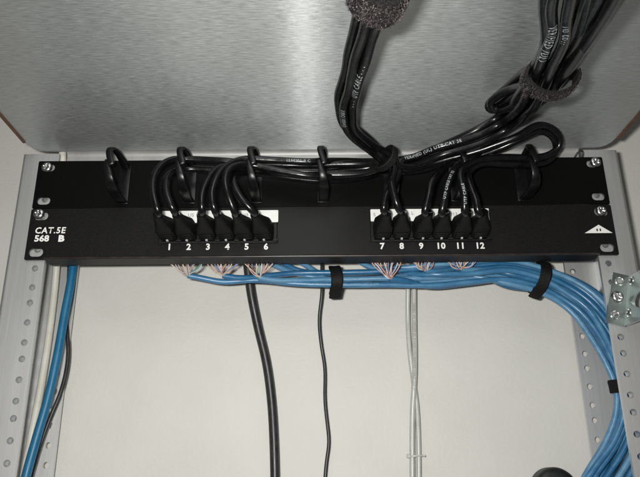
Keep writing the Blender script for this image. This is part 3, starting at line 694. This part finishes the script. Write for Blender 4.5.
for (a, b, i0), k, lb in zip(BSTART, free, BL2):
    pts = [at(*a, 0.048), at(*b, 0.044)]+[bpt(i, k, 0.09*i) for i in range(i0, len(BX))]
    pts = pts[:2]+[p for p in pts[2:] if p.x-pts[1].x > 0.02 or p.z < -0.04]
    blue_cable(pts, lb, GB)
def taper_dir(i): return BX[i+1]-BX[i-1]
strap('flat black strap round the blue bundle below the middle ring', at(335.5, 280.5, BY), taper_dir(2), 0.0125, 0.0108, (0, -1, 0), 0.0100, phase=1.0, jit=0.00005, mat='velcro_dark')
strap('flat black strap round the blue bundle where it bends down to the right post', at(539.5, 278.5, BY), taper_dir(7), 0.0142, 0.0134, (0, -1, 0), 0.0095, phase=1.0, jit=0.00005, mat='velcro_dark')
strap('small black strap peeping out beside the right post low on the blue bundle', at(631.5, 387, 0.030), taper_dir(12), 0.0125, 0.0128, (0, -1, 0), 0.0105, phase=1.0, jit=0.00005, mat='velcro_dark')

# ------------------------------------------------------------------ loose cables hanging below the panels
def hang(name, P, r, mat, label, cat='cable', sides=14, group=None):
    S = spline(P, 0.004); bm = bmesh.new(); tube(bm, S, r, sides); o = obj(name, bm, mat, angle=50)
    c = P[0].copy(); o.data.transform(Matrix.Translation(-c)); o.location = c
    return tag(o, label, cat, group), S
Yh = 0.055
hang('blue_cable', run([(75, 235, 0.044), (73.5, 262, 0.042), (70, 287, 0.042), (64.5, 315, 0.042), (57.5, 355, 0.041), (47.5, 400, 0.040), (36.5, 438, 0.038), (27, 472, 0.036), (18, 510, 0.034)]), 0.0036, M['teal'], 'thick deep blue cable hanging down the left rack post')
hang('white_cable', run([(62.5, 150.5, 0.0015+0.008), (62.8, 158, 0.010), (62, 185, 0.014), (59, 230, 0.035), (56.5, 265, 0.055), (54.5, 290, 0.060), (49, 335, 0.060), (42, 380, 0.058), (34.5, 420, 0.056), (26, 465, 0.054), (18, 505, 0.052)]), 0.0031, M['white_cable'], 'ivory white cable tucked inside the left rack post')
hang('black_wire', run([(70, 240, 0.070), (69.5, 266, 0.069), (67.8, 300, 0.069), (66.5, 325, 0.068), (68.5, 350, 0.068), (67, 368, 0.067), (61, 392, 0.065), (51, 416, 0.063), (42, 440, 0.061), (33, 470, 0.061), (24, 505, 0.060)]), 0.0019, M['black_wire'], 'thin black wire bulging out right of the deep blue cable', 'wire')
hang('black_cable', run([(245, 235, 0.062), (247.5, 264, 0.064), (250.5, 290, 0.068), (257.5, 325, 0.074), (266.5, 363, 0.078), (271.5, 400, 0.080), (274, 440, 0.080), (275.5, 500, 0.080)]), 0.0041, M['black_wire'], 'thick black cable hanging over the wall left of centre')
hang('black_wire', run([(322, 235, 0.068), (322, 265, 0.068), (322, 293, 0.070), (319.2, 320, 0.076), (321.3, 345, 0.082), (325, 368, 0.084), (325, 400, 0.084), (327.5, 425, 0.084), (329.2, 442, 0.084), (326.5, 462, 0.084), (323.5, 500, 0.084)]), 0.0016, M['black_wire'], 'thin kinked black wire hanging below the middle of the panel', 'wire')
a, Sa = hang('pale_cable', run([(408, 245, 0.070), (408, 280, 0.072), (407.8, 320, 0.079), (409.5, 350, 0.080), (413, 378, 0.082), (416.8, 405, 0.083), (418.5, 440, 0.083), (419, 500, 0.083)]), 0.0021, M['grey_cable'], 'smooth pale grey cable crossing from left to right as it hangs', group='pair of pale hanging cables')
b, Sb = hang('pale_cable', run([(414.5, 245, 0.070), (414, 280, 0.072), (414.2, 320, 0.0765), (414.8, 350, 0.0775), (414.5, 378, 0.0775), (412.6, 410, 0.081), (412.2, 440, 0.082), (412.5, 500, 0.082)]), 0.0023, M['grey_cable'], 'pale grey cable with dark print down its length', group='pair of pale hanging cables')
t = cord_text('24AWG 4PR UTP CAT 5E  E164201 (UL) VERIFIED CABLE 1203 FT', Sb, 0.0023, 0.055, 0.0024, b, mat=M['ink'], bold=0.0)
t.data.transform(Matrix.Translation(-b.location))
# little clear zip tie round the pale pair
zt_ = empty('zip_tie', at(415.5, 456, 0.081)); bm = bmesh.new(); n = 28
S = [zt_.location+Vector((0.0066*math.cos(2*math.pi*k/n), 0.0040*math.sin(2*math.pi*k/n), 0.0004*math.cos(2*math.pi*k/n))) for k in range(n+1)]
tube(bm, S, 0.0008, 6); loc(bm, zt_); obj('band', bm, M['grey_cable'], zt_, angle=60)
bm = bmesh.new(); box(bm, -0.0078, -0.0048, -0.0045, -0.0012, -0.0016, 0.0018, 0.0004); obj('lock_head', bm, M['grey_cable'], zt_)
bm = bmesh.new(); box(bm, -0.0012+0.0062, 0.0012+0.0062, -0.006, -0.0015, -0.0007, 0.0007, 0.0002); obj('tail', bm, M['grey_cable'], zt_)
tag(zt_, 'small clear zip tie holding the two pale cables together', 'zip tie')
# black wire end sticking up behind the panel at the right
hang('black_wire', run([(580, 165, 0.0025), (583.5, 155, 0.002), (583, 150.5, 0.000), (579, 151, -0.001), (575, 156, 0.0025), (572.5, 165, 0.003)]), 0.0009, M['black_wire'], 'tiny black wire loop poking up behind the top right of the upper panel', 'wire', 8)

# ------------------------------------------------------------------ zinc angle bracket
br = empty('angle_bracket', at(620, 300, 0.001))
A = [at(612.3, 272.5, 0.0006), at(629, 276.5, 0.0006), at(624.5, 327, 0.0006), at(605.2, 322.5, 0.0006)]
hs = [(619.6, 281), (615.2, 314.8)]
bm = bmesh.new()
plate(bm, [(p.x, p.z) for p in (A[3], A[2], A[1], A[0])], [circ(at(x, y, .0006).x, at(x, y, .0006).z, 0.0026, 20) for x, y in hs], -0.0008, 0.0012)
loc(bm, br); obj('flat_leaf', bm, M['zinc'], br)
fold_t, fold_b = A[1], A[2]; fd = (fold_t-fold_b); Lz = fd.length; fd = fd.normalized(); yd = Vector((0.10, -1, 0)).normalized(); nx = fd.cross(yd)
bm = bmesh.new()
T = lambda v: fold_b+fd*v.z+yd*v.x+nx*v.y+Vector((0.0, -0.0004, 0))
plate(bm, rrect(0.0, 0.040, 0.0005, Lz-0.0005, 0.002, 3), [circ(0.021, Lz*0.40, 0.0068, 28), circ(0.006, Lz*0.87, 0.0022, 16), circ(0.006, Lz*0.24, 0.0022, 16)], -0.001, 0.001, T)
loc(bm, br); obj('standing_leaf', bm, M['zinc'], br)
bm = bmesh.new(); tube(bm, [fold_b+Vector((0, -0.0004, 0)), fold_b.lerp(fold_t, 0.5)+Vector((0, -0.0004, 0)), fold_t+Vector((0, -0.0004, 0))], 0.0012, 10); loc(bm, br); obj('fold', bm, M['zinc'], br, angle=60)
screw(at(617.2, 297, -0.0008), br, 0.7, 1.12)
def ringlet(p, r, r2, nrm):
    bm = bmesh.new(); n = Vector(nrm).normalized(); a = n.orthogonal().normalized(); b = n.cross(a)
    S = [p+(a*math.cos(2*math.pi*k/24)+b*math.sin(2*math.pi*k/24))*r for k in range(25)]
    tube(bm, S, r2, 8); loc(bm, br); return obj('eyelet', bm, M['steel'], br, angle=60)
for x, y in hs: ringlet(at(x, y, -0.0010), 0.0031, 0.0007, (0, 1, 0))
for fz in (0.87, 0.24): ringlet(fold_b+fd*Lz*fz+yd*0.006-nx*0.0010+Vector((0, -0.0004, 0)), 0.0027, 0.0008, nx)
tag(br, 'greenish zinc angle bracket screwed to the right rack post', 'bracket')

# ------------------------------------------------------------------ round black knob at the bottom edge
kb = empty('round_knob', at(556, 490, 0.080)); bm = bmesh.new()
prof = [(0.0, -0.006), (0.012, -0.0058), (0.0158, -0.005), (0.0176, -0.003), (0.0182, 0.0), (0.0182, 0.0125)]
n = 48; rings = []
for r_, y in prof[1:]: rings.append([bm.verts.new((r_*math.cos(2*math.pi*k/n), y, r_*math.sin(2*math.pi*k/n))) for k in range(n)])
c0 = bm.verts.new((0, prof[0][1], 0))
for k in range(n): bm.faces.new((c0, rings[0][k], rings[0][(k+1) % n]))
for A_, B_ in zip(rings, rings[1:]):
    for k in range(n): bm.faces.new((A_[k], B_[k], B_[(k+1) % n], A_[(k+1) % n]))
bm.faces.new(rings[-1])
obj('cap', bm, M['rubber'], kb, angle=40)
tag(kb, 'round black cap cut off by the bottom edge, left of the blue bundle', 'cap')
